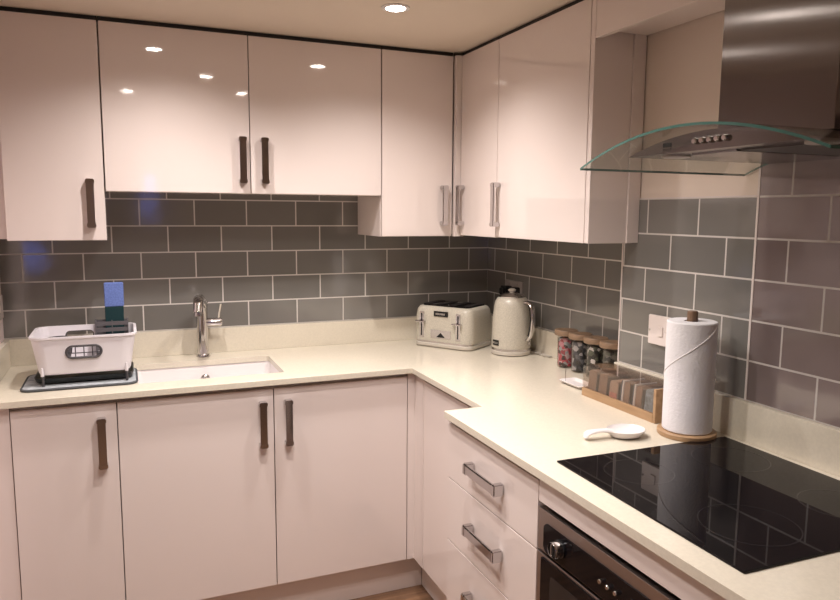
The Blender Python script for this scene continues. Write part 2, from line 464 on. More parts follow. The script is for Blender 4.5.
obj('filler_panel', box(BM(), LW+.001, -1.9225, BY+.006, BY+.024, Z0, CT), 'gloss', t, label='filler strip against the left wall')
t = thing('base_cabinet', 'wide double-door gloss base cabinet under the sink', 'cabinet', (-1.12, -.3, Z0))
b = tray(BM(), -1.6215, -.622, BY+.020, -.03, Z0, .70, 'y'); box(b, -1.6215, -1.6055, BY+.02, -.03, .70, CT); box(b, -.638, -.622, BY+.02, -.03, .70, CT)
box(b, -1.605, -.639, BY+.020, BY+.030, .84, CT)
obj('carcass', b, 'carcass', t)
door_b(t, -1.622, -1.122, Z0, Z1, BY, -1.162, .752, .163)
door_b(t, -1.122, -.622, Z0, Z1, BY, -1.074, .751, .163)
t = thing('base_cabinet', 'gloss base cabinet with a plain door in the set-back stretch beside the corner', 'cabinet', (-.4, -.87, Z0))
obj('carcass', tray(BM(), BXA+.020, -.03, -1.119, -.632, Z0, CT, 'x'), 'carcass', t)
door_r(t, -1.119, -.630, Z0, Z1, BXA)
b = BM(); box(b, -.620, -.576, BY+.002, BY+.02, Z0, CT); box(b, -.592, -.576, -.628, BY+.002, Z0, CT)
obj('corner_post', b, 'gloss', t, label='pale corner post where the two base runs meet')
t = thing('drawer_cabinet', 'gloss drawer cabinet with three chrome-handled drawers beside the oven', 'cabinet', (-.5, -1.36, Z0))
b = BM(); w = .016
box(b, BXD+.020, -.15, -1.6115, -1.5955, Z0, CT); box(b, BXD+.020, -.15, -1.141, -1.125, Z0, CT); box(b, -.166, -.15, -1.5955, -1.141, Z0, CT)
box(b, BXD+.02, -.166, -1.5955, -1.141, Z0, Z0+w); box(b, BXD+.02, BXD+.05, -1.5955, -1.141, .86, CT)
obj('carcass', b, 'carcass', t)
obj('side_panel', box(BM(), BXD+.001, -.15, -1.1245, -1.1205, Z0, CT), 'gloss', t)
YAX = (0, 1, 0)
for z0, z1, hz in ((.706, Z1, .788), (.514, .706, .612), (Z0, .514, .412)):
    door_r(t, -1.612, -1.122, z0, z1, BXD, -1.366, hz+.002, .178, name='drawer', along=YAX)
t = thing('oven_cabinet', 'gloss oven housing with a plain filler rail above the built-in oven', 'cabinet', (-.5, -1.91, 0.15))
b = BM(); box(b, BXD+.020, -.15, -2.212, -2.198, Z0, CT); box(b, BXD+.020, -.15, -1.626, -1.6125, Z0, CT); box(b, BXD+.02, -.15, -2.198, -1.626, Z0, Z0+w)
obj('carcass', b, 'carcass', t)
obj('filler_rail', box(BM(), BXD, BXD+.018, -2.211, -1.6135, .826, CT-.002, .001), 'gloss', t)
t = thing('base_cabinet', 'gloss base cabinet at the near end of the right run, beyond the oven', 'cabinet', (-.5, -2.46, Z0))
obj('carcass', tray(BM(), BXD+.020, -.15, -2.70, -2.2135, Z0, CT, 'x'), 'carcass', t)
door_r(t, -2.70, -2.213, Z0, Z1, BXD)

tag(obj('plinth', box(BM(), LW+.001, -.535, -.487, -.470, .0005, .149), 'gloss'), 'pale plinth board at floor level under the sink cabinets', 'plinth')
tag(obj('plinth', box(BM(), -.535+.001, -.518, -1.175, -.489, .0005, .149), 'gloss'), 'pale plinth board under the set-back cabinet beside the corner', 'plinth')
tag(obj('plinth', box(BM(), -.665, -.648, -2.70, -1.177, .0005, .149), 'gloss'), 'pale plinth board under the drawers and oven', 'plinth')

# worktop --------------------------------------------------------------------
poly = [(LW+.001, -.001), (-.001, -.001), (-.001, -1.133), (XP-.001, -1.1335), (XP-.001, -2.72), (-.740, -2.72), (-.740, -1.128), (-.614, -1.128), (-.614, -.568), (LW+.001, -.568)]
SX0, SX1, SY0, SY1 = -1.556, -1.066, -.466, -.150
wt = obj('worktop', prism(BM(), poly, 'z', .889, .910, .0015), 'stone')
tag(wt, 'L-shaped cream stone worktop running under the tiles, with a cut-out for the sink', 'worktop')
cut(wt, prism(BM(), rrect(SX0, SX1, SY0, SY1, .012), 'z', .85, .95))
UZ = 1.0105
tag(obj('upstand', box(BM(), LW+.001, -.0012, -.020, -.0012, .9102, UZ, .001), 'stone'), 'long cream stone upstand along the back wall behind the tap', 'upstand')
tag(obj('upstand', box(BM(), -.020, -.0012, -1.133, -.0205, .9102, UZ, .001), 'stone'), 'cream stone upstand behind the kettle and glass jars', 'upstand')
tag(obj('upstand', box(BM(), XP-.016, XP-.0012, -2.70, -1.1345, .9102, UZ, .001), 'stone'), 'cream stone upstand behind the paper towel and black hob', 'upstand')
tag(obj('upstand', box(BM(), LW+.0012, LW+.020, -.560, -.0205, .9102, UZ, .001), 'stone'), 'cream stone upstand on the left wall beside the dish rack', 'upstand')

# ------------------------------------------------------------------ sink and tap
t = thing('sink', 'white ceramic undermount sink bowl set in the worktop below the tap', 'sink', (-1.31, -.3, .72))
zs = .8885; e = .014
loops = [rl(SX0-.02, SX1+.02, SY0-.02, SY1+.02, zs, .03), rl(SX0-.012, SX1+.012, SY0-.012, SY1+.012, .74, .04), rl(SX0+.01, SX1-.01, SY0+.01, SY1-.01, .722, .05)]
inner = [rl(SX0+.03, SX1-.03, SY0+.03, SY1-.03, .731, .05), rl(SX0+.006, SX1-.006, SY0+.006, SY1-.006, .755, .035), rl(SX0-.004, SX1+.004, SY0-.004, SY1+.004, zs, .02)]
b = BM(); loft(b, loops[::-1]+[], (True, False)); loft(b, inner, (True, False)); loft(b, [loops[0], inner[-1]], (False, False))
bmesh.ops.remove_doubles(b, verts=b.verts[:], dist=1e-5); bmesh.ops.recalc_face_normals(b, faces=b.faces[:])
obj('bowl', b, 'ceramic', t)
obj('drain', lathe(BM(), [(.042, .7315), (.042, .735), (.030, .736), (.026, .733), (0, .733)], (-1.31, -.30)), 'chrome', t, label='round chrome drain')
b = lathe(BM(), [(.017, 0), (.017, .006), (.011, .009), (.008, .005), (0, .005)], n=24)
bmesh.ops.transform(b, matrix=Matrix.Translation((-1.310, SY1-.003, .838)) @ Matrix.Rotation(PI/2, 4, 'X'), verts=b.verts[:])
obj('overflow', b, 'chrome', t, label='round chrome overflow ring')

TX, TY = -1.308, -.078
t = thing('tap', 'chrome mixer tap with a side lever behind the sink', 'tap', (TX, TY, .9102))
obj('base', lathe(BM(), [(.027, .9102), (.027, .917), (.024, .921), (0, .921)], (TX, TY)), 'chrome', t)
obj('body', lathe(BM(), [(.022, .919), (.022, 1.105), (.0235, 1.112), (.0235, 1.128), (.019, 1.136), (0, 1.137)], (TX, TY)), 'chrome', t)
pts = [(TX, TY, 1.108), (TX-.006, TY-.030, 1.134), (TX-.014, TY-.075, 1.150), (TX-.022, TY-.120, 1.150), (TX-.027, TY-.150, 1.136), (TX-.029, TY-.160, 1.108)]
obj('spout', tube(BM(), pts, .016, 16, rs=[.021, .021, .020, .0185, .0175, .0165], flat=(1.05, .8)), 'chrome', t)
obj('aerator', tube(BM(), [(TX-.029, TY-.160, 1.109), (TX-.0295, TY-.162, 1.094)], .0145, 16), 'handle', t)
obj('valve', tube(BM(), [(TX+.015, TY, 1.046), (TX+.068, TY-.004, 1.046), (TX+.074, TY-.004, 1.046)], .0175, 18, rs=[.0175, .0175, .014]), 'chrome', t)
obj('lever', tube(BM(), [(TX+.062, TY-.004, 1.056), (TX+.066, TY-.007, 1.085), (TX+.072, TY-.012, 1.118)], .005, 10, flat=(1.6, .8)), 'chrome', t)

# ------------------------------------------------------------------ dish rack group
t = thing('drying_mat', 'grey quilted drying mat with dark edge lying under the dish rack', 'mat', (-1.73, -.35, .9102))
b = BM(); loft(b, [rl(-1.897, -1.560, -.466, -.235, .9102, .03), rl(-1.899, -1.558, -.468, -.233, .914, .03), rl(-1.895, -1.562, -.464, -.237, .919, .03)])
obj('pad', b, 'matgrey', t)
lp = [(x, y, .9150) for x, y in rrect(-1.899, -1.558, -.468, -.233, .03, 5)]; lp.append(lp[0])
obj('binding', tube(BM(), lp, .0042, 8), 'matedge', t)

RX0, RX1, RYF, RYB = -1.872, -1.552, -.462, -.205
t = thing('dish_rack', 'white plastic dish rack tub standing on grey mat left of the sink', 'dish rack', (-1.71, -.33, .9192))
zb, zt = .956, 1.080
o1 = [rl(RX0+.026, RX1-.026, RYF+.02, RYB-.02, zb, .03), rl(RX0+.022, RX1-.022, RYF+.016, RYB-.016, zb+.008, .034),
      rl(RX0+.005, RX1-.005, RYF+.004, RYB-.004, zt-.010, .04), rl(RX0, RX1, RYF, RYB, zt-.006, .042), rl(RX0, RX1, RYF, RYB, zt, .042)]
i1 = [rl(RX0+.009, RX1-.009, RYF+.009, RYB-.009, zt, .036), rl(RX0+.026, RX1-.026, RYF+.022, RYB-.022, zb+.008, .03)]
b = BM(); loft(b, o1+i1, (True, True))
tub = obj('tub', b, 'whiteplastic', t)
L0 = wloc(t)
def slot(x0, x1, z0, z1, y0, y1):
    return prism(BM(), [(x-L0.x, z-L0.z) for x, z in rrect(x0, x1, z0, z1, (z1-z0)/2-.0005, 7)], 'y', y0-L0.y, y1-L0.y)
FH = (-1.764, -1.662, 1.009, 1.048)
cut(tub, slot(*FH, RYF-.02, RYF+.04))
BH = (-1.782, -1.690, 1.030, 1.062)
cut(tub, slot(*BH, RYB-.04, RYB+.02))
def oval_ring(x0, x1, z0, z1, y, r):
    pp = [(x, y + (z-z1)*0, z) for x, z in rrect(x0, x1, z0, z1, (z1-z0)/2-.0005, 7)]; pp.append(pp[0])
    return tube(BM(), pp, r, 8)
yf = RYF+.0125
obj('grip_ring', oval_ring(*FH, RYF+.0085, .0042), 'greyplastic', t, label='dark grey oval grip insert in front')
b = BM()
for k in range(3): tube(b, [(-1.738+.025*k, RYF+.014, 1.009), (-1.738+.025*k, RYF+.011, 1.048)], .0016, 8)
tube(b, [(-1.763, RYF+.013, 1.024), (-1.663, RYF+.013, 1.024)], .0016, 8)
obj('grip_bars', b, 'greyplastic', t)
obj('grip_ring', oval_ring(*BH, RYB-.0055, .0038), 'greyplastic', t, label='dark grey oval grip insert at back')
for lx, ly in ((RX0+.036, RYF+.030), (RX1-.036, RYF+.030), (RX0+.036, RYB-.035), (RX1-.036, RYB-.035)):
    lg = obj('leg', tube(BM(), [(lx, ly-.006, .9195), (lx, ly-.006, .972)], .0042, 10), 'greyplastic', t)
    yy = ly-.019 if ly < -.33 else ly+.019
    if ly < -.33:
        obj('leg_socket', tube(BM(), [(lx, ly-.017, .955), (lx, ly-.0205, .982)], .0045, 10, rs=[.0055, .003]), 'whiteplastic', lg)
b = BM(); loft(b, [rl(RX0+.012, RX1-.020, RYF+.040, RYB-.02, .926, .03), rl(RX0+.006, RX1-.014, RYF+.034, RYB-.014, .941, .035), rl(RX0+.010, RX1-.018, RYF+.038, RYB-.018, .941, .032), rl(RX0+.016, RX1-.024, RYF+.044, RYB-.024, .930, .03)])
obj('drip_tray', b, 'blackplastic', t, label='black drip tray under the tub')
b = BM(); cx0, cx1, cy0, cy1 = -1.684, -1.577, -.285, -.226
wl = .003
for k in range(5):
    z = .998 + .0215*k
    box(b, cx0, cx1, cy0, cy0+wl, z, z+.0135); box(b, cx0, cx1, cy1-wl, cy1, z, z+.0135)
    box(b, cx0, cx0+wl, cy0, cy1, z, z+.0135); box(b, cx1-wl, cx1, cy0, cy1, z, z+.0135)
for x in (cx0, (cx0+cx1)/2, cx1-wl):
    box(b, x, x+wl, cy0-.001, cy0+wl, 0.975, 1.102); box(b, x, x+wl, cy1-wl, cy1+.001, 0.975, 1.102)
box(b, cx0, cx1, cy0, cy1, .9750, .980)
obj('cutlery_caddy', b, 'caddygrey', t, label='dark grey slatted cutlery caddy hooked inside the back right corner')
bw = thing('bowl', 'small dark grey bowl lying inside the white dish rack', 'bowl', (-1.79, -.36, .9645))
obj('bowl_shell', lathe(BM(), [(.012, .9648), (.022, .9648), (.036, 1.01), (.042, 1.062), (.039, 1.062), (.033, 1.01), (.018, .970), (0, .970)], (-1.79, -.36)), 'greyplastic', bw)
sp = thing('cleaning_sponge', 'tall blue sponge cloth with dark teal lower half, standing in the rack caddy', 'sponge', (-1.618, -.238, .9805), 0)
obj('cloth', box(BM(), -1.651, -1.588, -.252, -.232, 1.145, 1.230, .004, 2), 'spongeblue', sp)
obj('scourer', box(BM(), -1.651, -1.590, -.252, -.232, .9805, 1.145, .003, 2), 'spongeteal', sp)

# ------------------------------------------------------------------ toaster (local, front = -Y)
TA = math.radians(-54)
TD, TWD, TH = .215, .285, .178
fl, fr = Vector((-.438, -.144)), Vector((-.280, -.379))
ux = (fr-fl).normalized(); uy = Vector((-ux.y, ux.x))
cen = (fl+fr)/2 + uy*TD/2
t = thing('toaster', 'cream four-slice toaster with chrome levers standing in the corner', 'toaster', (cen.x, cen.y, .9103), math.atan2(ux.y, ux.x))
W2, D2 = TWD/2, TD/2
def lr(dx, z, r=.035): return rl(-W2+dx, W2-dx, -D2+dx, D2-dx, z, r, 8)
b = BM(); loft(b, [lr(.004, .002), lr(0, .006, .038), lr(0, .016, .038), lr(.003, .019)]); obj('base', b, 'creamtrim', t, local=True)
b = BM(); loft(b, [lr(.0035, .019), lr(.0035, .027)]); obj('chrome_band', b, 'chrome', t, local=True)
b = BM(); loft(b, [lr(.002, .027), lr(.000, .032, .038), lr(.001, .13, .038), lr(.006, .160, .036), lr(.014, .172, .032), lr(.026, .176, .025)]); obj('body', b, 'cream', t, local=True)
b = BM(); loft(b, [lr(.026, .1755, .025), lr(.027, .179, .024), lr(.034, .180, .02)])
obj('top_plate', b, 'blackgloss', t, local=True, label='dark chrome top plate')
for k in range(4):
    x = -.099+.066*k
    b = BM(); box(b, x-.014, x+.014, -.066, .066, .1795, .183, .001); obj('slot', b, 'black', t, local=True)
for s in (-1, 1):
    x = s*.090 - .006
    b = BM(); box(b, x-.011, x+.011, -D2-.0015, -D2+.004, .040, .152, .0012)
    pl = obj('lever_plate', b, 'handle', t, local=True)
    b = BM(); box(b, x-.003, x+.003, -D2-.0022, -D2, .048, .145)
    obj('lever_slot', b, 'black', pl, local=True)
    b = BM(); box(b, x-.022, x+.022, -D2-.020, -D2-.001, .106, .114, .003)
    obj('lever', b, 'chrome', pl, local=True)
b = BM(); box(b, -.034, .034, -D2-.004, -D2+.004, .136, .158, .002); bd = obj('badge', b, 'badge', t, local=True, label='dark name badge')
b = BM()
for k in range(7): box(b, -.023+.0066*k, -.019+.0066*k, -D2-.0048, -D2-.0035, .143, .151)
obj('badge_lettering', b, 'badgeline', bd, local=True)
b = BM(); box(b, -.050, .050, -D2-.002, -D2+.004, .042, .077, .001); pn = obj('control_panel', b, 'handle', t, local=True, label='chrome dial panel')
b = BM(); prism(b, [(-.02, .047), (.02, .047), (0, .066)], 'y', -D2-.004, -D2-.001); obj('dial_mark', b, 'badge', pn, local=True)

# ------------------------------------------------------------------ kettle (local; handle along +X)
KX, KY = -.128, -.452
ka = math.atan2(-.86, .33)
t = thing('kettle', 'cream speckled kettle with chrome handle standing beside the toaster', 'kettle', (KX, KY, .9103), ka)
obj('base', lathe(BM(), [(.077, .001), (.0815, .004), (.0815, .015), (.078, .018), (0, .018)]), 'creamtrim', t, local=True)
obj('chrome_band', lathe(BM(), [(.0770, .017), (.0790, .018), (.0790, .029), (.0770, .030)]), 'chrome', t, local=True)
obj('body', lathe(BM(), [(.079, .028), (.0805, .034), (.0795, .08), (.0760, .15), (.0715, .195), (.0675, .215), (.059, .229), (.052, .2325), (0, .2325)], n=56), 'cream', t, local=True)
obj('lid', lathe(BM(), [(.052, .232), (.053, .236), (.046, .242), (.028, .248), (.012, .250), (0, .250)]), 'chrome', t, local=True)
obj('lid_knob', lathe(BM(), [(.010, .249), (.009, .252), (.015, .257), (.016, .262), (.010, .267), (0, .268)], n=24), 'creamtrim', t, local=True)
hp = [(.058, .212), (.082, .216), (.100, .208), (.108, .185), (.111, .150), (.108, .110), (.100, .082), (.088, .066), (.072, .064)]
obj('handle', tube(BM(), [(x, 0, z) for x, z in hp], .009, 14, rs=[.010, .011, .011, .0105, .010, .010, .0095, .009, .009], flat=(1.25, .7)), 'chrome', t, local=True)
obj('handle_grip', tube(BM(), [(x-.009, 0, z) for x, z in hp[2:7]], .008, 12, flat=(1.2, .6)), 'knobblack', t, local=True, label='black inner face of the handle')
b = lathe(BM(), [(.010, 0), (.010, .006), (.006, .009), (0, .009)], n=20)
bmesh.ops.transform(b, matrix=Matrix.Rotation(.2, 4, 'Z') @ Matrix.Translation((.0785, 0, .050)) @ Matrix.Rotation(PI/2, 4, 'Y'), verts=b.verts[:])
obj('switch', b, 'chrome', t, local=True, label='round chrome switch below the handle')
b = BM(); n = 10
a0 = -1.983; a1 = -1.543
va = []
lp0, lp1, lp2, lp3 = [], [], [], []
tt = BM()
for i in range(n+1):
    a = a0 + (a1-a0)*i/n
    for r_, z_, L_ in ((.0775, .040, lp0), (.0825, .040, lp1), (.0825, .062, lp2), (.0775, .062, lp3)):
        L_.append(tt.verts.new((r_*math.cos(a), r_*math.sin(a), z_)))
for i in range(n):
    for A, B in ((lp0, lp1), (lp1, lp2), (lp2, lp3), (lp3, lp0)): tt.faces.new((A[i], A[i+1], B[i+1], B[i]))
for i in (0, n): tt.faces.new((lp0[i], lp1[i], lp2[i], lp3[i]))
bmesh.ops.recalc_face_normals(tt, faces=tt.faces[:])
bd = obj('badge', tt, 'badge', t, local=True, label='dark name badge')
b = BM()
for k in range(6):
    a = a0+.07+.06*k; c, s = math.cos(a), math.sin(a)
    tube(b, [(.0828*c, .0828*s, .047), (.0828*c, .0828*s, .055)], .0011, 6)
obj('badge_lettering', b, 'badgeline', bd, local=True)
c0 = Vector((KX, KY, 0)); 
b = tube(BM(), [(KX+.079, KY-.02, .9145), (KX+.092, KY-.06, .9145), (KX+.085, KY-.115, .9145), (KX+.098, KY-.15, .9145), (KX+.102, KY-.08, .9145), (KX+.1025, KY+.05, .9145)], .0035, 8)
tag(obj('power_cord', b, 'creamtrim'), 'pale power cord lying on the worktop behind the kettle', 'cord')

# sockets ---------------------------------------------------------------------
t = thing('wall_socket', 'grey double wall socket on the recess tiles behind the kettle', 'socket', (-.001, -.252, 1.165))
obj('plate', box(BM(), -.010, -.0003, -.330, -.184, 1.102, 1.188, .003), 'socketgrey', t)
for y in (-.226, -.290): obj('rocker', box(BM(), -.013, -.0095, y-.006, y+.006, 1.168, 1.180, .001), 'socketgrey', t)
pg = thing('plug', 'black plug on the left in the grey socket behind the kettle', 'plug', (-.0102, -.228, 1.140), group='plugs in the double socket')
obj('plug_body', prism(BM(), rrect(-.023, .023, -.024, .024, .008), 'x', -.034, 0, .003), 'knobblack', pg, local=True)
obj('plug_grip', prism(BM(), rrect(-.015, .015, -.015, .015, .008), 'x', -.045, -.033, .003), 'knobblack', pg, local=True)
dup(pg, (-.0102, -.296, 1.140), 'black plug on the right in the grey socket behind the kettle')
t = thing('wall_socket', 'white wall switch plate on the tiles behind the paper towel', 'socket', (XP-.001, -1.312, 1.139))
obj('plate', box(BM(), XP-.0115, XP-.0003, -1.368, -1.280, 1.098, 1.186, .0035), 'socket', t)
obj('rocker', box(BM(), XP-.0155, XP-.011, -1.344, -1.324, 1.126, 1.154, .0015), 'socket', t)
for z in (1.140,): 
    for y in (-1.288, -1.360):
        tt = lathe(BM(), [(.0035, 0), (.0035, .001), (0, .001)], n=14)
        bmesh.ops.transform(tt, matrix=Matrix.Translation((XP-.0113, y, z)) @ Matrix.Rotation(-PI/2, 4, 'Y'), verts=tt.verts[:]); obj('screw', tt, 'handle', t)
t = thing('wall_socket', 'white socket plate on the left wall at the photo edge beside the rack', 'socket', (LW+.001, -.12, 1.14))
obj('plate', box(BM(), LW+.0003, LW+.011, -.195, -.050, 1.095, 1.181, .0035), 'socket', t)
obj('rocker', box(BM(), LW+.0105, LW+.0145, -.135, -.110, 1.124, 1.152, .0015), 'socket', t)

# ------------------------------------------------------------------ glass jars
def jar(mix):
    t = thing('storage_jar', 'x', 'jar', (0, 0, .9103), group='wooden-lidded glass jars')
    obj('glass', lathe(BM(), [(.028, 0), (.031, .003), (.031, .116), (.029, .1215), (.028, .1215), (.0295, .116), (.0295, .005), (0, .004)], n=32), 'jarglass', t, local=True)
    obj('lid', lathe(BM(), [(.029, .122), (.0405, .122), (.0428, .124), (.0428, .139), (.041, .1415), (0, .1415)], n=40), 'lidwood', t, local=True)
    b = lathe(BM(), [(.024, .006), (.0280, .012), (.0280, .104), (.024, .112), (0, .114)], n=28)
    for v in b.verts:
        v.co += Vector((random.uniform(-1, 1), random.uniform(-1, 1), random.uniform(-1, 1)))*.001
    obj('contents', b, mix, t, local=True)
    return t
jars = [('mix_pink', -.070, -.757, 'glass jar of pink and red sachets, nearest the kettle'),
        ('mix_dark', -.069, -.846, 'glass jar of dark grey sachets, second in the row from the kettle'),
        ('mix_bw', -.068, -.935, 'glass jar of black and white sachets, third in the row from the kettle'),
        ('mix_dark2', -.067, -1.024, 'wooden-lidded glass jar at the end of the row nearest the tea box')]
for mix, x, y, lab in jars:
    j = jar(mix); j.location = (x, y, .9103); j['label'] = lab

# small white dish
t = thing('small_dish', 'small white dish lying on the worktop in front of the glass jars', 'dish', (-.195, -1.02, .9103))
b = BM()
def dl(d, z, r=.012): return rl(-.235+d, -.162-d, -1.075+d, -.955-d, z, max(.004, r-d*.3), 5)
loft(b, [dl(.018, .9104), dl(.010, .913), dl(0, .922), dl(.003, .923), dl(.014, .9165), dl(.02, .915)])
obj('dish_body', b, 'ceramic', t)
obj('wire_loop', tube(BM(), [(-.212, -.968, .917), (-.212, -.966, .94), (-.208, -.962, .955)], .0012, 6), 'chrome', t)

# ------------------------------------------------------------------ tea box
BX0, BX1, TY0, TY1 = -.256, -.151, -1.447, -1.122
t = thing('tea_box', 'long bamboo tea box with clear lid, standing behind the spoon rest', 'tea box', (-.2, -1.29, .9103))
b = BM()
box(b, BX0, BX1, TY0, TY1, .9104, .916)
box(b, BX0, BX0+.008, TY0, TY1, .916, .936); box(b, BX1-.008, BX1, TY0, TY1, .916, .936); box(b, BX0+.008, BX1-.008, TY1-.008, TY1, .916, .936)
obj('tray', b, 'bamboo', t)
obj('end_panel', box(BM(), BX0, BX1, TY0-.011, TY0-.0005, .9104, 1.006, .0015), 'bamboo', t)
b = BM()
box(b, BX0+.001, BX0+.004, TY0, TY1-.001, .936, 1.0045); box(b, BX1-.004, BX1-.001, TY0, TY1-.001, .936, 1.0045); box(b, BX0+.004, BX1-.004, TY1-.004, TY1-.001, .936, 1.0045)
box(b, BX0+.001, BX1-.001, TY0, TY1-.001, 1.0045, 1.0075)
obj('lid', b, 'acrylic', t, label='clear acrylic lid')
NP = 6
step = (TY1-.010-(TY0+.002))/NP
for k in range(1, NP):
    y = TY1-.010-step*k
    obj('divider', box(BM(), BX0+.010, BX1-.010, y-.0008, y+.0008, .917, .988), 'acrylic', t, label='clear acrylic divider')
packs = [('tan', 'plain tan tea packet at the far end of the bamboo box'), ('tan', 'second plain tan tea packet from the far end of the bamboo box'),
         ('tanlight', 'pale tan tea packet with orange-red label in the bamboo box'), ('tan', 'tan tea packet with white and navy wrapper, middle of the bamboo box'),
         ('tan', 'tan tea packet with white and navy wrapper, second from the near wooden end'), ('packblue', 'grey-blue patterned tea packet beside the near wooden end of the bamboo box')]
def lean(bm, a=.10):
    for v in bm.verts: v.co.y -= a*(v.co.z-.002)
    return bm
for k, (mt, lab) in enumerate(packs):
    y = TY1-.010-step*(k+.5)
    r = thing('tea_packet', lab, 'packet', (-.203, y, .9165), group='tea packets in the bamboo box')
    w_ = step/2-.0035; hh = .080 if k != 2 else .070
    lo = -w_; hi = w_ if k not in (3, 4) else w_-.013
    obj('packet_body', lean(prism(BM(), rrect(lo+.006, hi, .002, hh, .010, 5), 'x', -.042, .034, .002)), mt, r, local=True)
    if k == 2:
        obj('packet_label', lean(prism(BM(), rrect(lo+.008, hi-.004, .012, .034, .004, 4), 'x', -.0432, -.0418)), 'packred', r, local=True, label='orange-red label')
    if k in (3, 4):
        obj('wrapper', lean(prism(BM(), rrect(hi+.0005, hi+.0075, .002, hh+.002, .003, 4), 'x', -.043, .034, .001)), 'packwhite', r, local=True, label='white paper wrapper edge')
        obj('wrapper', lean(prism(BM(), rrect(hi+.008, w_, .002, hh, .002, 4), 'x', -.042, .034, .001)), 'packnavy', r, local=True, label='navy wrapper edge')

# ------------------------------------------------------------------ paper towel
PX, PY = -.240, -1.559
t = thing('paper_towel_holder', 'wooden paper towel stand beside the hob carrying a roll', 'towel holder', (PX, PY, .9103))
obj('base', lathe(BM(), [(.072, .9104), (.074, .913), (.074, .922), (.071, .9245), (0, .9245)], (PX, PY), 56), 'bamboo', t)
obj('post', lathe(BM(), [(.0135, .9245), (.0135, 1.232), (.011, 1.236), (0, 1.2365)], (PX, PY), 28), 'postwood', t)
t = thing('paper_towel_roll', 'white paper towel roll on the wooden stand in front of the tiles', 'paper towel', (PX, PY, .9255))
R_ = .0620
obj('roll', lathe(BM(), [(.0200, .9255), (R_-.002, .9255), (R_, .928), (R_, 1.208), (R_-.002, 1.2105), (.0200, 1.2105), (.0200, .9255)], (PX, PY), 64, cap=False), 'paper', t)
pts = []
for i in range(31):
    f = i/30; a = math.radians(-66) - math.radians(165)*f + .0
    pts.append((PX+(R_+.0003)*math.cos(a), PY+(R_+.0003)*math.sin(a), 1.200-.140*f))
obj('sheet_edge', tube(BM(), pts, .0013, 6), 'paperedge', t, label='torn diagonal sheet edge')

# ------------------------------------------------------------------ spoon rest
t = thing('spoon_rest', 'white ceramic spoon rest lying on the worktop behind the hob', 'spoon rest', (-.41, -1.50, .9103))
bc = Vector((-.402, -1.516)); ax = Vector((.168, -.020)).normalized(); ay_ = Vector((-ax.y, ax.x))
def ell(ra, rb, z, n=40, tip=0):
    out = []
    for i in range(n):
        a = 2*PI*i/n; p = bc + ax*(ra*math.cos(a)) + ay_*(rb*math.sin(a)); out.append((p.x, p.y, z))
    return out
b = BM(); loft(b, [ell(.032, .024, .9104), ell(.040, .032, .914), ell(.050, .041, .925), ell(.052, .043, .9305), ell(.050, .041, .9315), ell(.046, .037, .926), ell(.036, .027, .918), ell(.02, .014, .9165)])
obj('bowl', b, 'ceramic', t)
pp = []
for f, z in ((-.042, .9275), (-.058, .931), (-.075, .932), (-.093, .931), (-.106, .929), (-.113, .9245), (-.116, .9165)):
    p = bc + ax*f; pp.append((p.x, p.y, z))
obj('handle', tube(BM(), pp, .010, 14, rs=[.016, .0125, .011, .0115, .013, .0125, .009], flat=(1, .45)), 'ceramic', t)

# ------------------------------------------------------------------ hob
t = thing('induction_hob', 'black glass induction hob set on the worktop under the hood', 'hob', (-.427, -1.8885, .9101), math.radians(-.9))
HW, HD = .253, .2725
obj('glass_top', box(BM(), -HW, HW, -HD, HD, .0001, .0044, .0012), 'blackgloss', t, local=True)
def flat_ring(cx, cy, r, w=.0012):
    return lathe(BM(), [(r-w, .00445), (r-w, .00465), (r+w, .00465), (r+w, .00445), (r-w, .00445)], (cx, cy), 64, cap=False)
for cx, cy, r in ((-.105, -.142, .088), (-.120, .148, .075), (.135, .138, .085), (.135, -.137, .072)):
    obj('cooking_zone', flat_ring(cx, cy, r), 'ring', t, local=True, label='thin grey cooking zone ring')
for k in range(4): obj('touch_control', flat_ring(-HW+.026, .07-.048*k, .006, .0006), 'ring', t, local=True)

# ------------------------------------------------------------------ oven
OX = -.7245; OY0, OY1 = -2.208, -1.6165
t = thing('built_in_oven', 'built-in oven with black glass front and steel frame below the hob', 'oven', (-.5, -1.91, .2))
obj('body', box(BM(), -.70, -.18, -2.195, -1.629, .185, .812), 'darksteel', t)
b = box(BM(), OX, -.704, OY0, OY1, .716, .814, .0015)
cp = obj('control_panel', b, 'ovensteel', t, label='brushed steel control panel')
obj('panel_glass', prism(BM(), rrect(OY0+.027, OY1-.027, .719, .788, .016), 'x', OX-.0025, OX+.002, .0008), 'blackgloss', cp)
kp = Vector((OX-.0026, -1.735, .741)); 
def disc_x(c, prof, n=32):
    tt = lathe(BM(), prof, n=n)
    bmesh.ops.transform(tt, matrix=Matrix.Translation(c) @ Matrix.Rotation(-PI/2, 4, 'Y'), verts=tt.verts[:]); return tt
def knob(y, sm=1.0):
    c = (OX-.0026, y, .755)
    k_ = obj('knob', disc_x(c, [(.020*sm, 0), (.020*sm, .004), (.0150*sm, .006), (.0145*sm, .018), (.012*sm, .020), (0, .020)]), 'knobblack', t, label='black oven knob with chrome ring')
    b = disc_x(c, [(.0185*sm, .004), (.0185*sm, .018), (.0165*sm, .0225), (.0155*sm, .020), (.0155*sm, .004)])
    box(b, c[0]-.0245, c[0]-.0215, y-.0018, y+.0018, .755-.015, .755+.015, .0006)
    obj('knob_ring', b, 'chrome', k_)
knob(-1.712); knob(-2.085)
for y in (-1.858, -1.882, -1.906):
    obj('button', disc_x((OX-.0026, y, .755), [(.0055, 0), (.0055, .006), (.004, .008), (0, .008)], 20), 'chrome', t)
obj('clock_display', box(BM(), OX-.0035, OX-.0024, -2.00, -1.945, .740, .766), 'knobblack', t)
dr = obj('oven_door', box(BM(), OX, -.704, OY0, OY1, .19, .709, .002), 'ovensteel', t)
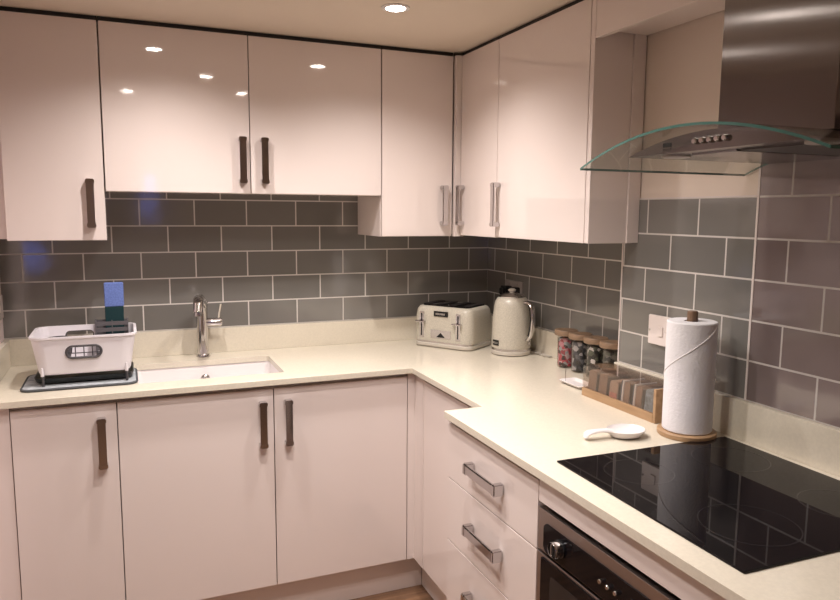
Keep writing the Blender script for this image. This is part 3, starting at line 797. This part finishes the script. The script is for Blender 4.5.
obj('door_glass', prism(BM(), rrect(OY0+.020, OY1-.020, .215, .7035, .006), 'x', OX-.003, OX+.002, .0008), 'blackgloss', dr)
b = BM(); prism(b, rrect(OY0+.060, OY1-.060, .255, .675, .01), 'x', OX-.0036, OX-.0028)
obj('window_mask', b, 'knobblack', dr)
b = BM(); tube(b, [(OX-.040, OY0+.06, .575), (OX-.040, OY1-.06, .575)], .008, 14)
for y in (OY0+.08, OY1-.08): tube(b, [(OX-.003, y, .575), (OX-.040, y, .575)], .006, 12)
obj('door_handle', b, 'handle', dr)

# ------------------------------------------------------------------ hood
HC = -1.90
def arc(y, off=0): return 1.646 - .673*(y-HC)**2 + off
t = thing('cooker_hood', 'steel chimney cooker hood with curved clear glass canopy above the hob', 'hood', (-.3, HC, 1.6))
GY = .306; NS = 40
tt = BM()
ys = [HC-GY+2*GY*i/NS for i in range(NS+1)]
def gl(x, off): return [tt.verts.new((x, y, arc(y, off))) for y in ys]
GX0, GX1 = -.626, XP-.0015
a, b_, c, d = gl(GX0, 0), gl(GX1, 0), gl(GX1, -.005), gl(GX0, -.005)
for i in range(NS):
    f = tt.faces.new((a[i], a[i+1], b_[i+1], b_[i])); f.material_index = 0
    f = tt.faces.new((d[i], c[i], c[i+1], d[i+1])); f.material_index = 0
    f = tt.faces.new((a[i], d[i], d[i+1], a[i+1])); f.material_index = 1
    f = tt.faces.new((b_[i], b_[i+1], c[i+1], c[i])); f.material_index = 1
for i in (0, NS):
    f = tt.faces.new((a[i], b_[i], c[i], d[i])); f.material_index = 1
bmesh.ops.recalc_face_normals(tt, faces=tt.faces[:])
obj('glass_canopy', tt, ['glass', 'glassedge'], t, label='curved clear glass canopy with green edge')
ZB = 1.604; hw = math.sqrt((1.646-.0055-ZB)/.673)
pl = [(HC-hw+2*hw*i/28, arc(HC-hw+2*hw*i/28, -.0055)) for i in range(29)]
b = prism(BM(), pl, 'x', -.552, XP-.002)
obj('hood_body', b, 'hoodsteel', t)
obj('chimney', box(BM(), -.402, XP-.002, -2.038, -1.767, 1.634, CZ-.001, .002), 'steel', t)
b = BM(); box(b, -.50, -.20, -2.07, -1.925, ZB-.003, ZB+.001, .0008); obj('grease_filter', b, 'darksteel', t)
b = BM(); box(b, -.50, -.20, -1.915, -1.80, ZB-.003, ZB+.001, .0008); obj('grease_filter', b, 'hoodsteel', t)
for y in (-1.745, -2.09):
    obj('light_lens', lathe(BM(), [(.030, ZB+.001), (.030, ZB-.003), (.026, ZB-.004), (0, ZB-.004)], (-.49, y), 28), 'hoodlens', t)
for k in range(5):
    y = -1.866-.0185*k
    obj('button', disc_x((-.5522, y, 1.6215), [(.0062, 0), (.0062, .006), (.0045, .009), (0, .009)], 20), 'chrome', t)
b = BM()
for k in range(4): box(b, -.5530, -.5518, -1.798+.0065*k, -1.7935+.0065*k, 1.6165, 1.6245)
box(b, -.5530, -.5518, -1.798, -1.774, 1.6115, 1.6130)
obj('maker_mark', b, 'black', t, label='tiny dark maker mark')

# ------------------------------------------------------------------ downlights
LP = [(-.766, -.79, 'round recessed ceiling downlight in front of the corner wall cabinets, visible in the photo'),
      (-1.44, -.74, 'round recessed ceiling downlight in front of the sink wall cabinet, out of frame above'),
      (-1.19, -1.24, 'round recessed ceiling downlight in the middle of the kitchen, out of frame above'),
      (-1.53, -1.84, 'round recessed ceiling downlight nearest the camera, out of frame above'),
      (-.96, -1.66, 'round recessed ceiling downlight opposite the hood, out of frame above'),
      (-2.75, -1.45, 'added round ceiling fill lamp in the left part of the room, out of frame'),  # this and the next two: unseen lamps added to fill the fronts
      (-2.45, -2.35, 'added round ceiling fill lamp to the left of the camera, out of frame'),
      (-2.75, -3.4, 'added round ceiling fill lamp at the rear left, behind the camera')]
POW = 42.0
root = thing('downlight', LP[0][2], 'downlight', (LP[0][0], LP[0][1], CZ), group='ceiling downlights')
obj('rim', lathe(BM(), [(.030, -.001), (.045, -.0005), (.045, -.003), (.040, -.004), (.031, -.004), (.030, -.001)], n=40, cap=False), 'frame', root, local=True)
obj('lamp_face', lathe(BM(), [(.030, -.0015), (.030, -.0045), (.026, -.006), (0, -.0065)], n=32), 'lamp', root, local=True, label='glowing lamp face')
roots = [root] + [dup(root, (x, y, CZ), lab) for x, y, lab in LP[1:]]
for r, (x, y, lab) in zip(roots, LP):
    ld = bpy.data.lights.new('downlight_lamp', 'SPOT'); ld.energy = POW * (1.1 if x > -2 and y > -.9 else 1.3 if -1.6 < x < -1.1 else .9 if x > -2 else .8 if y < -3 else .22); ld.color = (1, .925, .885)
    ld.spot_size = math.radians(143); ld.spot_blend = 1.0; ld.shadow_soft_size = .025
    lo = bpy.data.objects.new('downlight_lamp', ld); COL.objects.link(lo); lo.parent = r; lo.location = (0, 0, -.012)

# world: blue dusk seen through the rear windows
w = bpy.data.worlds.new('dusk'); scene.world = w; w.use_nodes = True
bg = w.node_tree.nodes['Background']; bg.inputs[0].default_value = (.16, .25, .85, 1); bg.inputs[1].default_value = 3.5

# ------------------------------------------------------------------ camera
cd = bpy.data.cameras.new('camera'); cam = bpy.data.objects.new('camera', cd); COL.objects.link(cam)
cd.sensor_width = 36; cd.sensor_fit = 'HORIZONTAL'; cd.lens = 36*703.4/840; cd.clip_start = .05
rr = Vector((.92252738, -.38587121, .00682959)); uu = Vector((.04123802, .1161546, .99237469)); ff = Vector((.38372211, .91521119, -.12306836))
cam.matrix_world = Matrix(((rr.x, uu.x, -ff.x, -1.57642), (rr.y, uu.y, -ff.y, -2.93610), (rr.z, uu.z, -ff.z, 1.48096), (0, 0, 0, 1)))
scene.camera = cam
vs = scene.view_settings
vs.view_transform = 'Standard'; vs.look = 'None'; vs.gamma = 1; vs.use_curve_mapping = False; vs.exposure = .12
